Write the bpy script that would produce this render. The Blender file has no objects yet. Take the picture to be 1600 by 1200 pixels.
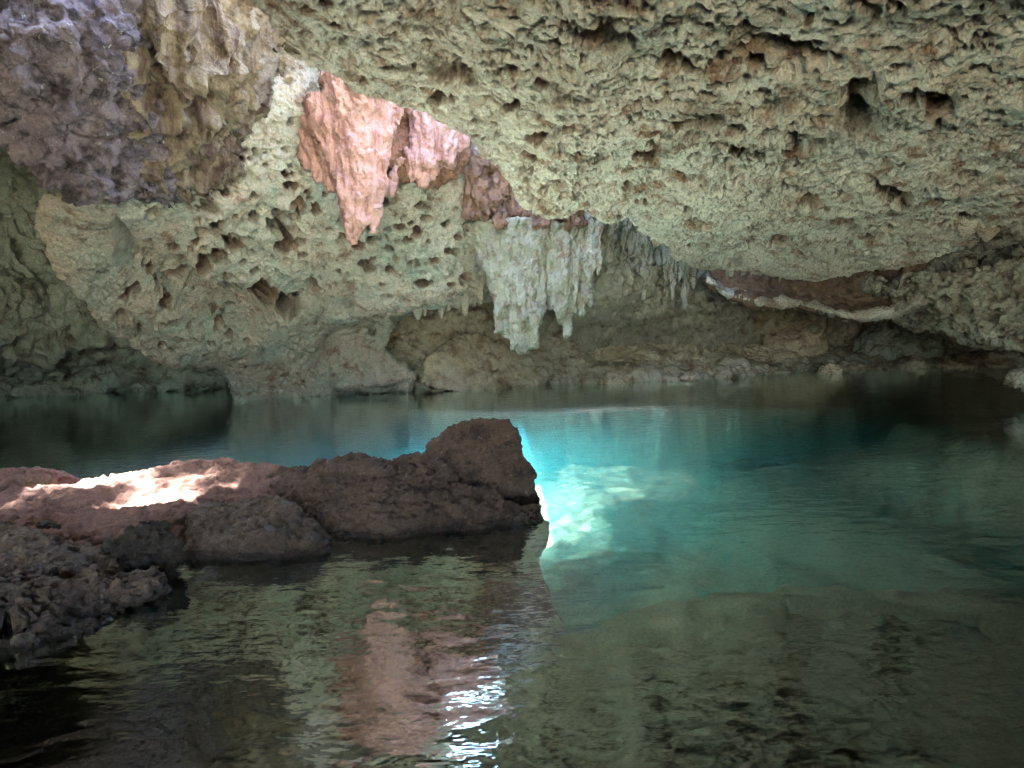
import bpy, bmesh, math
import numpy as np
from mathutils import Vector, Matrix

# ------------------------------------------------------------------ camera, sky, sun, exposure
scene = bpy.context.scene
C = scene.collection
F, CX, CY, HZ, CAMH = 1100.0, 800.0, 600.0, 500.0, 1.3
PITCH = math.atan((CY - HZ) / F)
cam_d = bpy.data.cameras.new("camera")
cam_d.sensor_width = 36.0
cam_d.lens = 36.0 * F / 1600.0
cam_d.clip_start, cam_d.clip_end = 0.05, 500
cam = bpy.data.objects.new("camera", cam_d)
C.objects.link(cam)
cam.location = (0, 0, CAMH)
ROLL = math.radians(2.0)
cp, sp, cr, sr = math.cos(PITCH), math.sin(PITCH), math.cos(ROLL), math.sin(ROLL)
_r, _u, _f = Vector((1, 0, 0)), Vector((0, sp, cp)), Vector((0, cp, -sp))
_x, _y = cr * _r - sr * _u, sr * _r + cr * _u
cam.rotation_euler = Matrix((_x, _y, -_f)).transposed().to_euler()
scene.camera = cam

SUN = Vector((-0.20, 0.20, 0.95)).normalized()          # towards the sun
w = bpy.data.worlds.new("World"); scene.world = w; w.use_nodes = True
nt = w.node_tree
sky = nt.nodes.new("ShaderNodeTexSky"); sky.sky_type = 'NISHITA'; sky.sun_disc = False
sky.sun_elevation = math.asin(SUN.z); sky.sun_rotation = math.atan2(SUN.x, SUN.y)
bg = nt.nodes["Background"]; bg.inputs[1].default_value = 0.08
nt.links.new(sky.outputs[0], bg.inputs[0])
sun_d = bpy.data.lights.new("sun", 'SUN'); sun_d.energy = 5.0; sun_d.angle = math.radians(0.5); sun_d.color = (1, .95, .88)
sun = bpy.data.objects.new("sun", sun_d); C.objects.link(sun)
sun.rotation_euler = (-SUN).to_track_quat('-Z', 'Y').to_euler(); sun.location = SUN * 40
scene.view_settings.view_transform = 'Standard'; scene.view_settings.look = 'None'
scene.view_settings.exposure = 5.88; scene.view_settings.gamma = 1
cy = scene.cycles
cy.use_denoising = True; cy.max_bounces = 10; cy.diffuse_bounces = 3; cy.glossy_bounces = 4
cy.transparent_max_bounces = 12; cy.volume_bounces = 1; cy.sample_clamp_indirect = 8.0
cy.caustics_reflective = False; cy.caustics_refractive = False

# ------------------------------------------------------------------ helpers
def ray(px, py):
    a, b = (px - CX) / F, (CY - py) / F
    a, b = a * cr + b * sr, -a * sr + b * cr
    return np.array([a, cp + b * sp, -sp + b * cp])
CAM = np.array([0, 0, CAMH])
def P(px, py, d):
    r = ray(px, py); return CAM + r * (d / r[1])
def W(px, py, z=0.0):
    r = ray(px, py); return CAM + r * ((z - CAMH) / r[2])
def V(x, y, z): return np.array([x, y, z], float)
def project(v):
    q = v - CAM
    depth = np.maximum(q[:, 1] * cp - q[:, 2] * sp, .3)
    up = q[:, 1] * sp + q[:, 2] * cp
    a, b = q[:, 0] / depth, up / depth
    return np.stack([CX + F * (a * cr - b * sr), CY - F * (a * sr + b * cr)], 1)

def hsh(ix, iy, iz, seed):
    h = (ix.astype(np.uint32) * np.uint32(374761393) + iy.astype(np.uint32) * np.uint32(668265263)
         + iz.astype(np.uint32) * np.uint32(2246822519) + np.uint32((seed * 3266489917 + 12345) % 4294967296))
    h ^= h >> np.uint32(15); h *= np.uint32(2246822519); h ^= h >> np.uint32(13)
    h *= np.uint32(3266489917); h ^= h >> np.uint32(16)
    return h
GR = np.array([[1,1,0],[-1,1,0],[1,-1,0],[-1,-1,0],[1,0,1],[-1,0,1],[1,0,-1],[-1,0,-1],[0,1,1],[0,-1,1],[0,1,-1],[0,-1,-1],[1,1,0],[-1,1,0],[0,-1,1],[0,-1,-1]], np.float32)
from concurrent.futures import ThreadPoolExecutor
POOL = ThreadPoolExecutor(4)
def chunked(fn):
    def g(p, seed=0):
        p = np.ascontiguousarray(p, np.float32)
        if len(p) < 20000: return fn(p, seed)
        r = list(POOL.map(lambda c: fn(c, seed), np.array_split(p, len(p) // 12000 + 1)))
        return tuple(np.concatenate(k) for k in zip(*r)) if isinstance(r[0], tuple) else np.concatenate(r)
    return g
@chunked
def perlin(p, seed=0):
    p = np.asarray(p, np.float32); i = np.floor(p).astype(np.int32); f = p - i
    u = f * f * f * (f * (f * 6 - 15) + 10); out = 0
    for dx in (0, 1):
        wx = u[:, 0] if dx else 1 - u[:, 0]
        for dy in (0, 1):
            wy = u[:, 1] if dy else 1 - u[:, 1]
            for dz in (0, 1):
                wz = u[:, 2] if dz else 1 - u[:, 2]
                g = GR[hsh(i[:, 0] + dx, i[:, 1] + dy, i[:, 2] + dz, seed) & np.uint32(15)]
                out = out + wx * wy * wz * (g[:, 0] * (f[:, 0] - dx) + g[:, 1] * (f[:, 1] - dy) + g[:, 2] * (f[:, 2] - dz))
    return out
def fbm(p, octs=4, seed=0, gain=.5, lac=2.03):
    a, s, o = 1., 1., 0
    for k in range(octs):
        o = o + a * perlin(p * s, seed + k); a *= gain; s *= lac
    return o
def ridged(p, octs=4, seed=0, gain=.5):
    a, s, o = 1., 1., 0
    for k in range(octs):
        o = o + a * (1 - 2.2 * np.abs(perlin(p * s, seed + k))); a *= gain; s *= 2.07
    return o
@chunked
def worley(p, seed=0):
    p = np.asarray(p, np.float32); i = np.floor(p).astype(np.int32)
    f1 = np.full(len(p), 9., np.float32); f2 = f1.copy(); hid = np.zeros(len(p), np.uint32)
    for dx in (-1, 0, 1):
        for dy in (-1, 0, 1):
            for dz in (-1, 0, 1):
                cx, cy_, cz = i[:, 0] + dx, i[:, 1] + dy, i[:, 2] + dz
                h = hsh(cx, cy_, cz, seed)
                d = np.sqrt((cx + (h & 1023) / 1023. - p[:, 0]) ** 2 + (cy_ + ((h >> 10) & 1023) / 1023. - p[:, 1]) ** 2
                            + (cz + ((h >> 20) & 1023) / 1023. - p[:, 2]) ** 2).astype(np.float32)
                m = d < f1
                f2 = np.where(m, f1, np.minimum(f2, d)); hid = np.where(m, h, hid); f1 = np.where(m, d, f1)
    return f1, f2, (hsh(hid, hid, hid, 7) & 65535) / 65535.
def sstep(a, b, x):
    t = np.clip((x - a) / (b - a), 0, 1); return t * t * (3 - 2 * t)
def warp(p, s, a, seed):
    return p + a * np.stack([perlin(p * s, seed), perlin(p * s + 17.3, seed + 1), perlin(p * s - 9.1, seed + 2)], 1)
def pits(p, size, seed, share, rmin, rmax, depth):
    """sparse hollows sunk into the rock"""
    f1, _, h = worley(p / size, seed)
    r = (rmin + (rmax - rmin) * ((h * 7.31) % 1.0)) / size
    return -depth * (h < share) * (1 - sstep(.35 * r, r, f1)) * (.5 + .5 * ((h * 13.7) % 1.0))

def mesh_obj(name, v, faces, mat, parent=None, origin=None, smooth=True):
    me = bpy.data.meshes.new(name)
    v = np.asarray(v, np.float32)
    if origin is None:
        origin = np.array([(v[:, 0].min() + v[:, 0].max()) / 2, (v[:, 1].min() + v[:, 1].max()) / 2, v[:, 2].min()])
    v = v - np.asarray(origin, np.float32)
    faces = np.asarray(faces, np.int32); n = faces.shape[1]
    me.vertices.add(len(v)); me.vertices.foreach_set("co", v.ravel())
    me.loops.add(faces.size); me.loops.foreach_set("vertex_index", faces.ravel())
    me.polygons.add(len(faces)); me.polygons.foreach_set("loop_start", np.arange(0, faces.size, n, dtype=np.int32))
    me.update(calc_edges=True); me.validate()
    me.polygons.foreach_set("use_smooth", np.full(len(me.polygons), smooth))
    me.materials.append(mat)
    o = bpy.data.objects.new(name, me); C.objects.link(o); o.location = origin
    if parent is not None:
        o.parent = parent; o.location = Vector(origin) - parent.location
    return o
def tag(o, label=None, cat=None, group=None, kind=None):
    if label: o["label"] = label
    if cat: o["category"] = cat; o["kind"] = "thing"
    if group: o["group"] = group
    if kind: o["kind"] = kind
    return o
def empty(name, loc):
    o = bpy.data.objects.new(name, None); C.objects.link(o); o.location = loc; return o

def catmull(ctrl, counts):
    """ctrl: (m, k, 3) interpolated along axis 0"""
    m = len(ctrl); out = []
    for i in range(m - 1):
        p1, p2 = ctrl[i], ctrl[i + 1]
        p0 = ctrl[i - 1] if i else 2 * p1 - p2
        p3 = ctrl[i + 2] if i + 2 < m else 2 * p2 - p1
        t = np.linspace(0, 1, counts[i], endpoint=False)[:, None, None]
        out.append(.5 * (2 * p1 + (p2 - p0) * t + (2 * p0 - 5 * p1 + 4 * p2 - p3) * t ** 2 + (3 * p1 - p0 - 3 * p2 + p3) * t ** 3))
    out.append(ctrl[-1:]); return np.concatenate(out)
def seg_counts(ctrl, step):
    cs = []
    for i in range(len(ctrl) - 1):
        a, b = project(ctrl[i]), project(ctrl[i + 1])
        on = (a[:, 0] > -150) & (a[:, 0] < 1750) & (a[:, 1] > -150)
        L = np.hypot(*(a - b).T)
        n = (L[on].max() if on.any() else 0) / step
        n3 = np.linalg.norm(ctrl[i] - ctrl[i + 1], axis=1).max() / .12
        cs.append(int(min(max(n, n3, 2), 420)))
    return cs
def grid_normals(g, flip):
    du = np.gradient(g, axis=0); dv = np.gradient(g, axis=1)
    n = np.cross(du, dv); n /= np.maximum(np.linalg.norm(n, axis=2, keepdims=True), 1e-9)
    return -n if flip else n
def relief(name, rows, mat, step, low, detail, parent=None, origin=None, extra=None):
    """A rock face grown through a lattice of world points, then displaced twice along its normals."""
    ctrl = np.array(rows, float)
    su, sv = step if isinstance(step, tuple) else (step, step)
    cu = seg_counts(ctrl, su); cv = seg_counts(ctrl.transpose(1, 0, 2), sv)
    g = catmull(ctrl, cu); g = catmull(g.transpose(1, 0, 2), cv).transpose(1, 0, 2)
    n = grid_normals(g, False)
    mid = g.reshape(-1, 3); s = ((np.array([0, 4., .6]) - mid) * n.reshape(-1, 3)).sum(1)
    flip = np.median(s) < 0
    h, k = g.shape[:2]; clay_shade = None
    for fn in (low, detail):
        n = grid_normals(g, flip).reshape(-1, 3); p = g.reshape(-1, 3)
        d = fn(p)
        if fn is detail and extra is not None:
            ex, clay_shade = extra(p, project(p)); d = d + ex
        g = (p + n * d[:, None]).reshape(h, k, 3)
    idx = np.arange(h * k).reshape(h, k)
    q = np.stack([idx[:-1, :-1], idx[1:, :-1], idx[1:, 1:], idx[:-1, 1:]], -1).reshape(-1, 4)
    if flip: q = q[:, ::-1]
    o = mesh_obj(name, g.reshape(-1, 3), q, mat, parent, origin)
    if clay_shade is not None: o.data.attributes.new("clay_shade", 'FLOAT', 'POINT').data.foreach_set("value", clay_shade.astype(np.float32))
    return o

def remeshed(bm, voxel, smooth_n=2):
    me = bpy.data.meshes.new("tmp"); bm.to_mesh(me); bm.free()
    o = bpy.data.objects.new("tmp", me); C.objects.link(o)
    m = o.modifiers.new("r", 'REMESH'); m.mode = 'VOXEL'; m.voxel_size = voxel
    if smooth_n:
        s = o.modifiers.new("s", 'SMOOTH'); s.iterations = smooth_n; s.factor = .5
    dg = bpy.context.evaluated_depsgraph_get(); ev = o.evaluated_get(dg); m2 = ev.to_mesh()
    v = np.empty(len(m2.vertices) * 3, np.float32); m2.vertices.foreach_get("co", v); v = v.reshape(-1, 3)
    nn = np.empty_like(v).ravel(); m2.vertices.foreach_get("normal", nn); nn = nn.reshape(-1, 3)
    fs = np.empty(len(m2.loops), np.int32); m2.loops.foreach_get("vertex_index", fs); fs = fs.reshape(-1, 4).copy()
    v = v.copy(); ev.to_mesh_clear(); bpy.data.objects.remove(o); bpy.data.meshes.remove(me)
    return v, nn, fs
def vnormals(v, q):
    a = np.cross(v[q[:, 2]] - v[q[:, 0]], v[q[:, 3]] - v[q[:, 1]])
    n = np.zeros_like(v)
    for k in range(4): np.add.at(n, q[:, k], a)
    return n / np.maximum(np.linalg.norm(n, axis=1, keepdims=True), 1e-12)
def lump(name, hulls, mat, voxel, disp, parent=None, smooth_n=4):
    """A boulder: convex blocks fused, softened and weathered."""
    bm = bmesh.new()
    for pts in hulls:
        vs = [bm.verts.new(tuple(p)) for p in pts]
        r = bmesh.ops.convex_hull(bm, input=vs)
        bmesh.ops.delete(bm, geom=list({e for e in r["geom_interior"] + r["geom_unused"] if isinstance(e, bmesh.types.BMVert)}), context='VERTS')
    v, n, q = remeshed(bm, voxel, smooth_n)
    for fn in disp:
        n = vnormals(v, q); v = v + n * fn(v)[:, None]
    return mesh_obj(name, v, q, mat, parent)
def add_cone(bm, a, b, r0, r1, seg=12, flat=1.0, bend=0.0):
    """tapered drip from a down to b, flattened front to back by flat"""
    a, b = np.array(a, float), np.array(b, float); rings = []
    N = 7
    for k in range(N + 1):
        t = k / N; c = a + (b - a) * t; r = (r0 + (r1 - r0) * t ** .8)
        c = c + np.array([bend * math.sin(t * math.pi), 0, 0])
        rings.append([bm.verts.new((c[0] + r * math.cos(j * 2 * math.pi / seg), c[1] + r * flat * math.sin(j * 2 * math.pi / seg), c[2])) for j in range(seg)])
    for k in range(N):
        for j in range(seg):
            bm.faces.new((rings[k][j], rings[k + 1][j], rings[k + 1][(j + 1) % seg], rings[k][(j + 1) % seg]))
    bm.faces.new(rings[0]); bm.faces.new(rings[-1][::-1])
def drips(name, cones, mat, voxel, disp, parent=None, smooth_n=1):
    bm = bmesh.new()
    for c in cones: add_cone(bm, *c[:4], **(c[4] if len(c) > 4 else {}))
    bmesh.ops.recalc_face_normals(bm, faces=bm.faces)
    v, n, q = remeshed(bm, voxel, smooth_n)
    for fn in disp:
        n = vnormals(v, q); v = v + n * fn(v)[:, None]
    return mesh_obj(name, v, q, mat, parent)

# ------------------------------------------------------------------ materials
def rock_mat(name, c1, c2, stain, stain_amt=.5, scale=1.0, bump=.5, rough=.85, spec=.25, speck=None, fine=1.0, film=None, film_amt=.5, streak=False, wet=False, clay_shade=None):
    m = bpy.data.materials.new(name); m.use_nodes = True; t = m.node_tree; N = t.nodes; L = t.links
    b = N["Principled BSDF"]; b.inputs["Roughness"].default_value = rough; b.inputs["Specular IOR Level"].default_value = spec
    geo = N.new("ShaderNodeNewGeometry")
    src = geo.outputs["Position"]
    if streak:
        mp = N.new("ShaderNodeMapping"); mp.inputs["Scale"].default_value = (1, 1, .22); L.new(src, mp.inputs[0]); ssrc = mp.outputs[0]
    else: ssrc = src
    def noise(s, det=6, rg=.6, vec=src, dist=0):
        n = N.new("ShaderNodeTexNoise"); n.inputs["Scale"].default_value = s; n.inputs["Detail"].default_value = det
        n.inputs["Roughness"].default_value = rg; n.inputs["Distortion"].default_value = dist; L.new(vec, n.inputs["Vector"]); return n.outputs["Fac"]
    def ramp(f, a, bb):
        r = N.new("ShaderNodeMapRange"); r.inputs[1].default_value = a; r.inputs[2].default_value = bb; L.new(f, r.inputs[0]); return r.outputs[0]
    def mix(f, A, B):
        x = N.new("ShaderNodeMix"); x.data_type = 'RGBA'
        if isinstance(f, float): x.inputs[0].default_value = f
        else: L.new(f, x.inputs[0])
        for i, c in ((6, A), (7, B)):
            if isinstance(c, tuple): x.inputs[i].default_value = (*c, 1)
            else: L.new(c, x.inputs[i])
        return x.outputs[2]
    col = mix(ramp(noise(1.3 * scale, 5, .6, ssrc), .35, .65), c1, c2)
    th = .62 - .22 * stain_amt
    col = mix(ramp(noise(2.6 * scale, 9, .68, ssrc, .4), th, th + .13), col, stain)
    if film:
        th = .64 - .25 * film_amt
        col = mix(ramp(noise(.8 * scale, 9, .72, src, .5), th, th + .3), col, film)
    sk = ramp(noise(38 * scale, 3, .7), .3, .75)
    hs = N.new("ShaderNodeHueSaturation"); L.new(col, hs.inputs["Color"])
    mv = N.new("ShaderNodeMapRange"); mv.inputs[3].default_value = .72; mv.inputs[4].default_value = 1.28; L.new(sk, mv.inputs[0]); L.new(mv.outputs[0], hs.inputs["Value"])
    col = hs.outputs[0]
    if speck: col = mix(ramp(noise(9 * scale, 8, .75), .60, .66), col, speck)
    if clay_shade:  # hollows darkened by colour: brown lining plus painted shade
        at = N.new("ShaderNodeAttribute"); at.attribute_name = "clay_shade"
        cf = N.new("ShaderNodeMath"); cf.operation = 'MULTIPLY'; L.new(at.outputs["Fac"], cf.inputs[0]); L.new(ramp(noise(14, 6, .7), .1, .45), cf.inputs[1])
        col = mix(cf.outputs[0], col, clay_shade)
    if wet:   # rock soaked by the water: a dark glossy band with a ragged upper edge
        sx = N.new("ShaderNodeSeparateXYZ"); L.new(src, sx.inputs[0])
        ad = N.new("ShaderNodeMath"); ad.operation = 'MULTIPLY_ADD'; ad.inputs[1].default_value = -.10; L.new(noise(7, 5, .6), ad.inputs[0]); L.new(sx.outputs[2], ad.inputs[2])
        wf = N.new("ShaderNodeMapRange"); wf.inputs[1].default_value = -.02; wf.inputs[2].default_value = .015; wf.inputs[3].default_value = 1; wf.inputs[4].default_value = 0; L.new(ad.outputs[0], wf.inputs[0])
        dk = mix(1.0, col, (.38, .36, .36)); dk.node.blend_type = 'MULTIPLY'
        col = mix(wf.outputs[0], col, dk)
        rr = N.new("ShaderNodeMapRange"); rr.inputs[3].default_value = rough; rr.inputs[4].default_value = .22; L.new(wf.outputs[0], rr.inputs[0]); L.new(rr.outputs[0], b.inputs["Roughness"])
    L.new(col, b.inputs["Base Color"])
    vo = N.new("ShaderNodeTexVoronoi"); vo.inputs["Scale"].default_value = 22 * fine; vo.inputs["Randomness"].default_value = 1
    wv = N.new("ShaderNodeVectorMath"); wv.operation = 'MULTIPLY_ADD'; wv.inputs[1].default_value = (.05, .05, .05)
    nc = N.new("ShaderNodeTexNoise"); nc.inputs["Scale"].default_value = 9; nc.inputs["Detail"].default_value = 3; L.new(src, nc.inputs["Vector"])
    L.new(nc.outputs["Color"], wv.inputs[0]); L.new(src, wv.inputs[2]); L.new(wv.outputs[0], vo.inputs["Vector"])
    n2 = noise(16 * fine, 10, .72)
    add = N.new("ShaderNodeMath"); add.operation = 'MULTIPLY_ADD'; add.inputs[1].default_value = .45; L.new(vo.outputs["Distance"], add.inputs[0]); L.new(n2, add.inputs[2])
    bp = N.new("ShaderNodeBump"); bp.inputs["Strength"].default_value = bump; bp.inputs["Distance"].default_value = .06 / fine; L.new(add.outputs[0], bp.inputs["Height"])
    L.new(bp.outputs[0], b.inputs["Normal"])
    return m

M_slab = rock_mat("pitted_limestone", (.56, .52, .44), (.47, .43, .355), (.24, .15, .10), .55, 1.3, 1.0, film=(.47, .50, .425), film_amt=.55, clay_shade=(.20, .125, .08))
M_over = rock_mat("pale_limestone", (.57, .51, .42), (.48, .42, .34), (.26, .16, .11), .45, 1.3, .9, film=(.39, .50, .43), film_amt=.8, clay_shade=(.21, .13, .085))
M_flow = rock_mat("flowstone", (.30, .25, .18), (.22, .17, .12), (.10, .065, .05), .7, 1.8, .9, streak=True)
M_purple = rock_mat("lichened_rock", (.25, .205, .215), (.16, .13, .16), (.06, .05, .055), .6, 1.8, .9, speck=(.42, .43, .39))
M_back = rock_mat("ochre_rock", (.46, .42, .32), (.34, .29, .20), (.18, .13, .085), .5, 1.2, .5, film=(.44, .38, .16), film_amt=.4)
M_recess = rock_mat("green_rock", (.36, .41, .34), (.27, .28, .22), (.13, .11, .08), .45, 1.0, .6)
M_pink = rock_mat("rosy_stalactite", (.56, .34, .30), (.44, .25, .215), (.26, .13, .10), .5, 2.4, .7, streak=True, film=(.46, .35, .29), film_amt=.5)
M_shaft = rock_mat("orange_shaft_rock", (.46, .25, .17), (.34, .17, .11), (.20, .09, .055), .5, 1.8, .8, streak=True)
M_white = rock_mat("white_crust", (.37, .37, .29), (.28, .27, .21), (.24, .17, .12), .45, 2.5, 1.0, fine=1.3)
M_crust = rock_mat("grey_crust", (.48, .47, .38), (.38, .36, .28), (.24, .18, .12), .4, 2.0, 1.0, fine=1.3)
M_tan = rock_mat("tan_rock", (.58, .50, .37), (.46, .38, .26), (.26, .18, .12), .4, 1.6, .7)
M_brown = rock_mat("red_brown_rock", (.23, .14, .095), (.17, .10, .07), (.09, .055, .04), .4, 2.0, .5)
M_ledge = rock_mat("ledge_rock", (.15, .10, .065), (.11, .072, .048), (.06, .04, .026), .45, 1.6, .5)
M_lobe = rock_mat("dark_lobe_rock", (.38, .37, .30), (.26, .23, .18), (.12, .09, .065), .55, 1.5, .7)
M_boulder = rock_mat("brown_boulder", (.115, .070, .050), (.08, .048, .034), (.038, .023, .017), .45, 2.2, 1.0, .7, .35, fine=1.8, speck=(.24, .17, .13), wet=True)
M_wet = rock_mat("wet_rock", (.105, .066, .047), (.072, .045, .032), (.034, .021, .016), .45, 2.4, 1.0, .4, .45, fine=1.8, speck=(.20, .16, .13), wet=True)
M_shelf = rock_mat("rosy_shelf_rock", (.22, .125, .105), (.16, .09, .075), (.09, .05, .04), .4, 2.0, .6, .8)
M_soil = rock_mat("mossy_soil", (.065, .05, .04), (.04, .032, .026), (.02, .016, .013), .5, 3.0, 1.0, .8, .2, fine=1.8)
M_floor = rock_mat("pool_bed", (.66, .72, .64), (.56, .62, .54), (.34, .34, .27), .35, .9, .4, .9, .1)
M_nearbed = rock_mat("brown_pool_rock", (.12, .10, .08), (.085, .07, .055), (.05, .04, .03), .4, 1.2, .5, .9, .1)
M_pale_lit = rock_mat("pale_lit_rock", (.84, .90, .86), (.76, .84, .80), (.6, .68, .64), .2, 1.5, .3, .9, .1)  # pale boulder rock; on the rims it paints in their lit edge
M_ground = rock_mat("ground_soil", (.34, .33, .25), (.28, .27, .2), (.30, .27, .20), .4, .4, .3)

# ------------------------------------------------------------------ displacement recipes
def d_low(amp=.16, s=.9, seed=1):
    return lambda p: amp * fbm(p * s, 4, seed)
def pores(q, size, seed, depth, lo=.18, hi=.62, share=.8):
    lo = max(lo, .62 * hi)
    f1, f2, h = worley(q / size, seed); r = .55 + .45 * ((h * 5.77) % 1.0)
    return -depth * (h < share) * (1 - sstep(lo * r, hi * r, f1)) * (.45 + .55 * ((h * 11.3) % 1.0))
def d_spongy(p):
    q = warp(warp(p, 2.2, .12, 3), 8.0, .035, 6)
    d = .035 * fbm(p * 2.6, 3, 5) + .018 * ridged(p * 6.5, 3, 8)
    d += pores(q, .24, 11, .12, .15, .5, .5) + pores(q, .13, 12, .09, .2, .6, .75) + pores(q, .07, 13, .06, .2, .64, .95)
    d += pores(q, .5, 15, .16, .12, .36, .35) + pits(q, .8, 21, .3, .10, .2, .3)
    return d + .012 * fbm(p * 24, 2, 14)
def d_pitted(p):
    q = warp(warp(p, 2.0, .12, 33), 7.0, .04, 36)
    d = .06 * fbm(p * 2.4, 3, 35) + .03 * ridged(p * 6, 3, 38)
    d += pores(q, .34, 31, .16, .12, .34, .4) + pores(q, .18, 32, .11, .2, .48, .5) + pores(q, .09, 34, .05, .2, .6, .6)
    d += pits(q, .60, 41, .55, .06, .15, .26)
    return d + .012 * fbm(p * 24, 2, 37)
def d_flute(p):
    q = p * np.array([1, 1, .12]); q = warp(q, 2.0, .15, 51)
    d = .26 * ridged(q * 3.0, 3, 52, .5) - .12
    return d + .03 * fbm(p * np.array([6, 6, 2]), 4, 53) + .012 * ridged(p * 16, 2, 54)
def d_lumpy(p):
    q = warp(p, 3, .1, 61); f1, f2, h = worley(q / .30, 62); d = .10 * (.5 - f1)
    f1, f2, h = worley(q / .11, 63); d += .035 * (.5 - f1)
    f1, f2, h = worley(warp(p, 2.5, .14, 66) / .55, 67); d -= .035 * (1 - sstep(0, .06, f2 - f1)) * sstep(-.1, .25, perlin(p * 1.1, 68))
    return d + .03 * fbm(p * 9, 3, 64)
def d_wall(p):
    q = warp(p, 1.5, .2, 71); f1, f2, h = worley(q / .55, 72); d = .10 * (.55 - f1)
    f1, f2, h = worley(q / .16, 73); d += .05 * (.5 - f1)
    return d + .05 * fbm(p * 5, 4, 74) + .03 * ridged(p * 10, 2, 75)
def d_fold(p):
    q = warp(p * np.array([1, 1, .5]), 1.0, .35, 81)
    return .22 * (ridged(q * .9, 4, 82) - .8) + .05 * fbm(p * 6, 4, 83)
def d_popcorn(p):
    q = warp(p, 6, .03, 91) * np.array([1, 1, .8]); f1, f2, h = worley(q / .10, 92); d = .05 * (.5 - f1)
    f1, f2, h = worley(q / .045, 93); return d + .02 * (.5 - f1) + .02 * fbm(p * 8, 3, 94)
def d_curtain(p):
    q = p * np.array([1, 1, .3]); f1, f2, h = worley(warp(q, 4, .05, 101) / .13, 102)
    return .05 * (.5 - f1) + .045 * fbm(p * np.array([7, 7, 4]), 4, 103) + .03 * ridged(p * np.array([9, 9, 3]), 3, 105) - .02 + .012 * ridged(p * 22, 2, 104)
def d_boulder(p):
    f1, f2, h = worley(warp(p, 2.5, .12, 113) * np.array([1, 1, 1.5]) / .42, 114)
    return .06 * fbm(p * 2.4, 4, 111) + .02 * ridged(p * 6, 5, 112, .6) - .02 + .10 * np.minimum(f2 - f1, .55) + .05 * (h - .5) * sstep(.0, .12, f2 - f1) - .03
def d_fine(p):
    f1, f2, h = worley(warp(p, 8, .03, 121) / .06, 122); return .018 * (.5 - f1) + .022 * fbm(p * 17, 4, 123, .65)
def d_crag(p):
    q = warp(p, 5, .05, 131); f1, f2, h = worley(q / .09, 132); return .045 * (.5 - f1) + .03 * fbm(p * 14, 4, 133)

# ------------------------------------------------------------------ near ceiling slab
def V3(p, dx, dy, dz): return p + np.array([dx, dy, dz])
edge = [P(330,-70,5.9), P(400,10,6.2), P(440,65,6.4), P(520,120,6.7), P(610,152,7.0), P(690,187,7.3), P(765,240,7.6), P(815,290,8.0), P(838,322,8.2),
        P(875,333,8.4), P(908,324,8.6), P(945,342,8.9), P(985,341,9.2), P(1015,370,9.5), P(1060,398,10.0), P(1130,421,11.0), P(1275,435,10.8),
        P(1400,413,9.8), P(1500,386,8.9), P(1620,340,7.8), P(1850,290,6.6)]
xs = np.interp(np.arange(len(edge)), [0, 4, 8, 14, 20], [-1.6, -.6, .6, 2.6, 6.6])
rows = []
rows.append([V(a * 2.2, -6.5, 3.3) for a in xs])
for t in (0, .3, .55, .78, .93):
    r = []
    for i, e in enumerate(edge):
        n = V(xs[i], 1.4, 3.35); q = n + (e - n) * t
        r.append(V3(q, 0, 0, .10 * math.sin(math.pi * t)))
    rows.append(r)
rows.append([V3(e, 0, 0, .0) for e in edge])
rows.append([V3(e, -.08, .14, .12) for e in edge])
rows.append([V3(e, .10, .02, .6) for e in edge])
rows.append([V3(e, .9, -1.2, 2.0) for e in edge])
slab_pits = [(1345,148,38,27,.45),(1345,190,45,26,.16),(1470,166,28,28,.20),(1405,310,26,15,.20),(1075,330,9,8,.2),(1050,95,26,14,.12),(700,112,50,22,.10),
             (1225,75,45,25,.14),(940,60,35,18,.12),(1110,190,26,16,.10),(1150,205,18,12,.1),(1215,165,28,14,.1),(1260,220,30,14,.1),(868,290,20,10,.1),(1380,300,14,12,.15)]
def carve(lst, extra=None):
    """hollows named by where they open in the face; each gets a brown mask, part lining, part painted shade"""
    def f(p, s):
        d = np.zeros(len(p)); clay_shade = np.zeros(len(p)); wob = 1 + .4 * perlin(p * 9, 7); r = np.random.default_rng(3)
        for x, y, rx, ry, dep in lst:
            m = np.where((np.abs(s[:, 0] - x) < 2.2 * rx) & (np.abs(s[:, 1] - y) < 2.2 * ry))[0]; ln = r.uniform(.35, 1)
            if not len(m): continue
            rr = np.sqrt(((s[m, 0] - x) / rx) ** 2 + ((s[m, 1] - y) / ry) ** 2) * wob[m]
            d[m] -= 1.7 * dep * (1 - sstep(.45, 1.0, rr)); clay_shade[m] = np.maximum(clay_shade[m], ln * (1 - sstep(.75, 1.15, rr)))
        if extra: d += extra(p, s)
        return d, clay_shade
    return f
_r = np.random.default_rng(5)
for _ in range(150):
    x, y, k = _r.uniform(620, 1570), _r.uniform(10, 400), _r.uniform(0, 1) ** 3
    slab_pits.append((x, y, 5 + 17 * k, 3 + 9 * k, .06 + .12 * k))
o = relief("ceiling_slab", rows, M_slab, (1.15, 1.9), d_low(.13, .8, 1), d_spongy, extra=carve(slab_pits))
tag(o, "broad grey-cream cave ceiling slab full of small pits, spanning the upper right", "cave ceiling")

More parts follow.
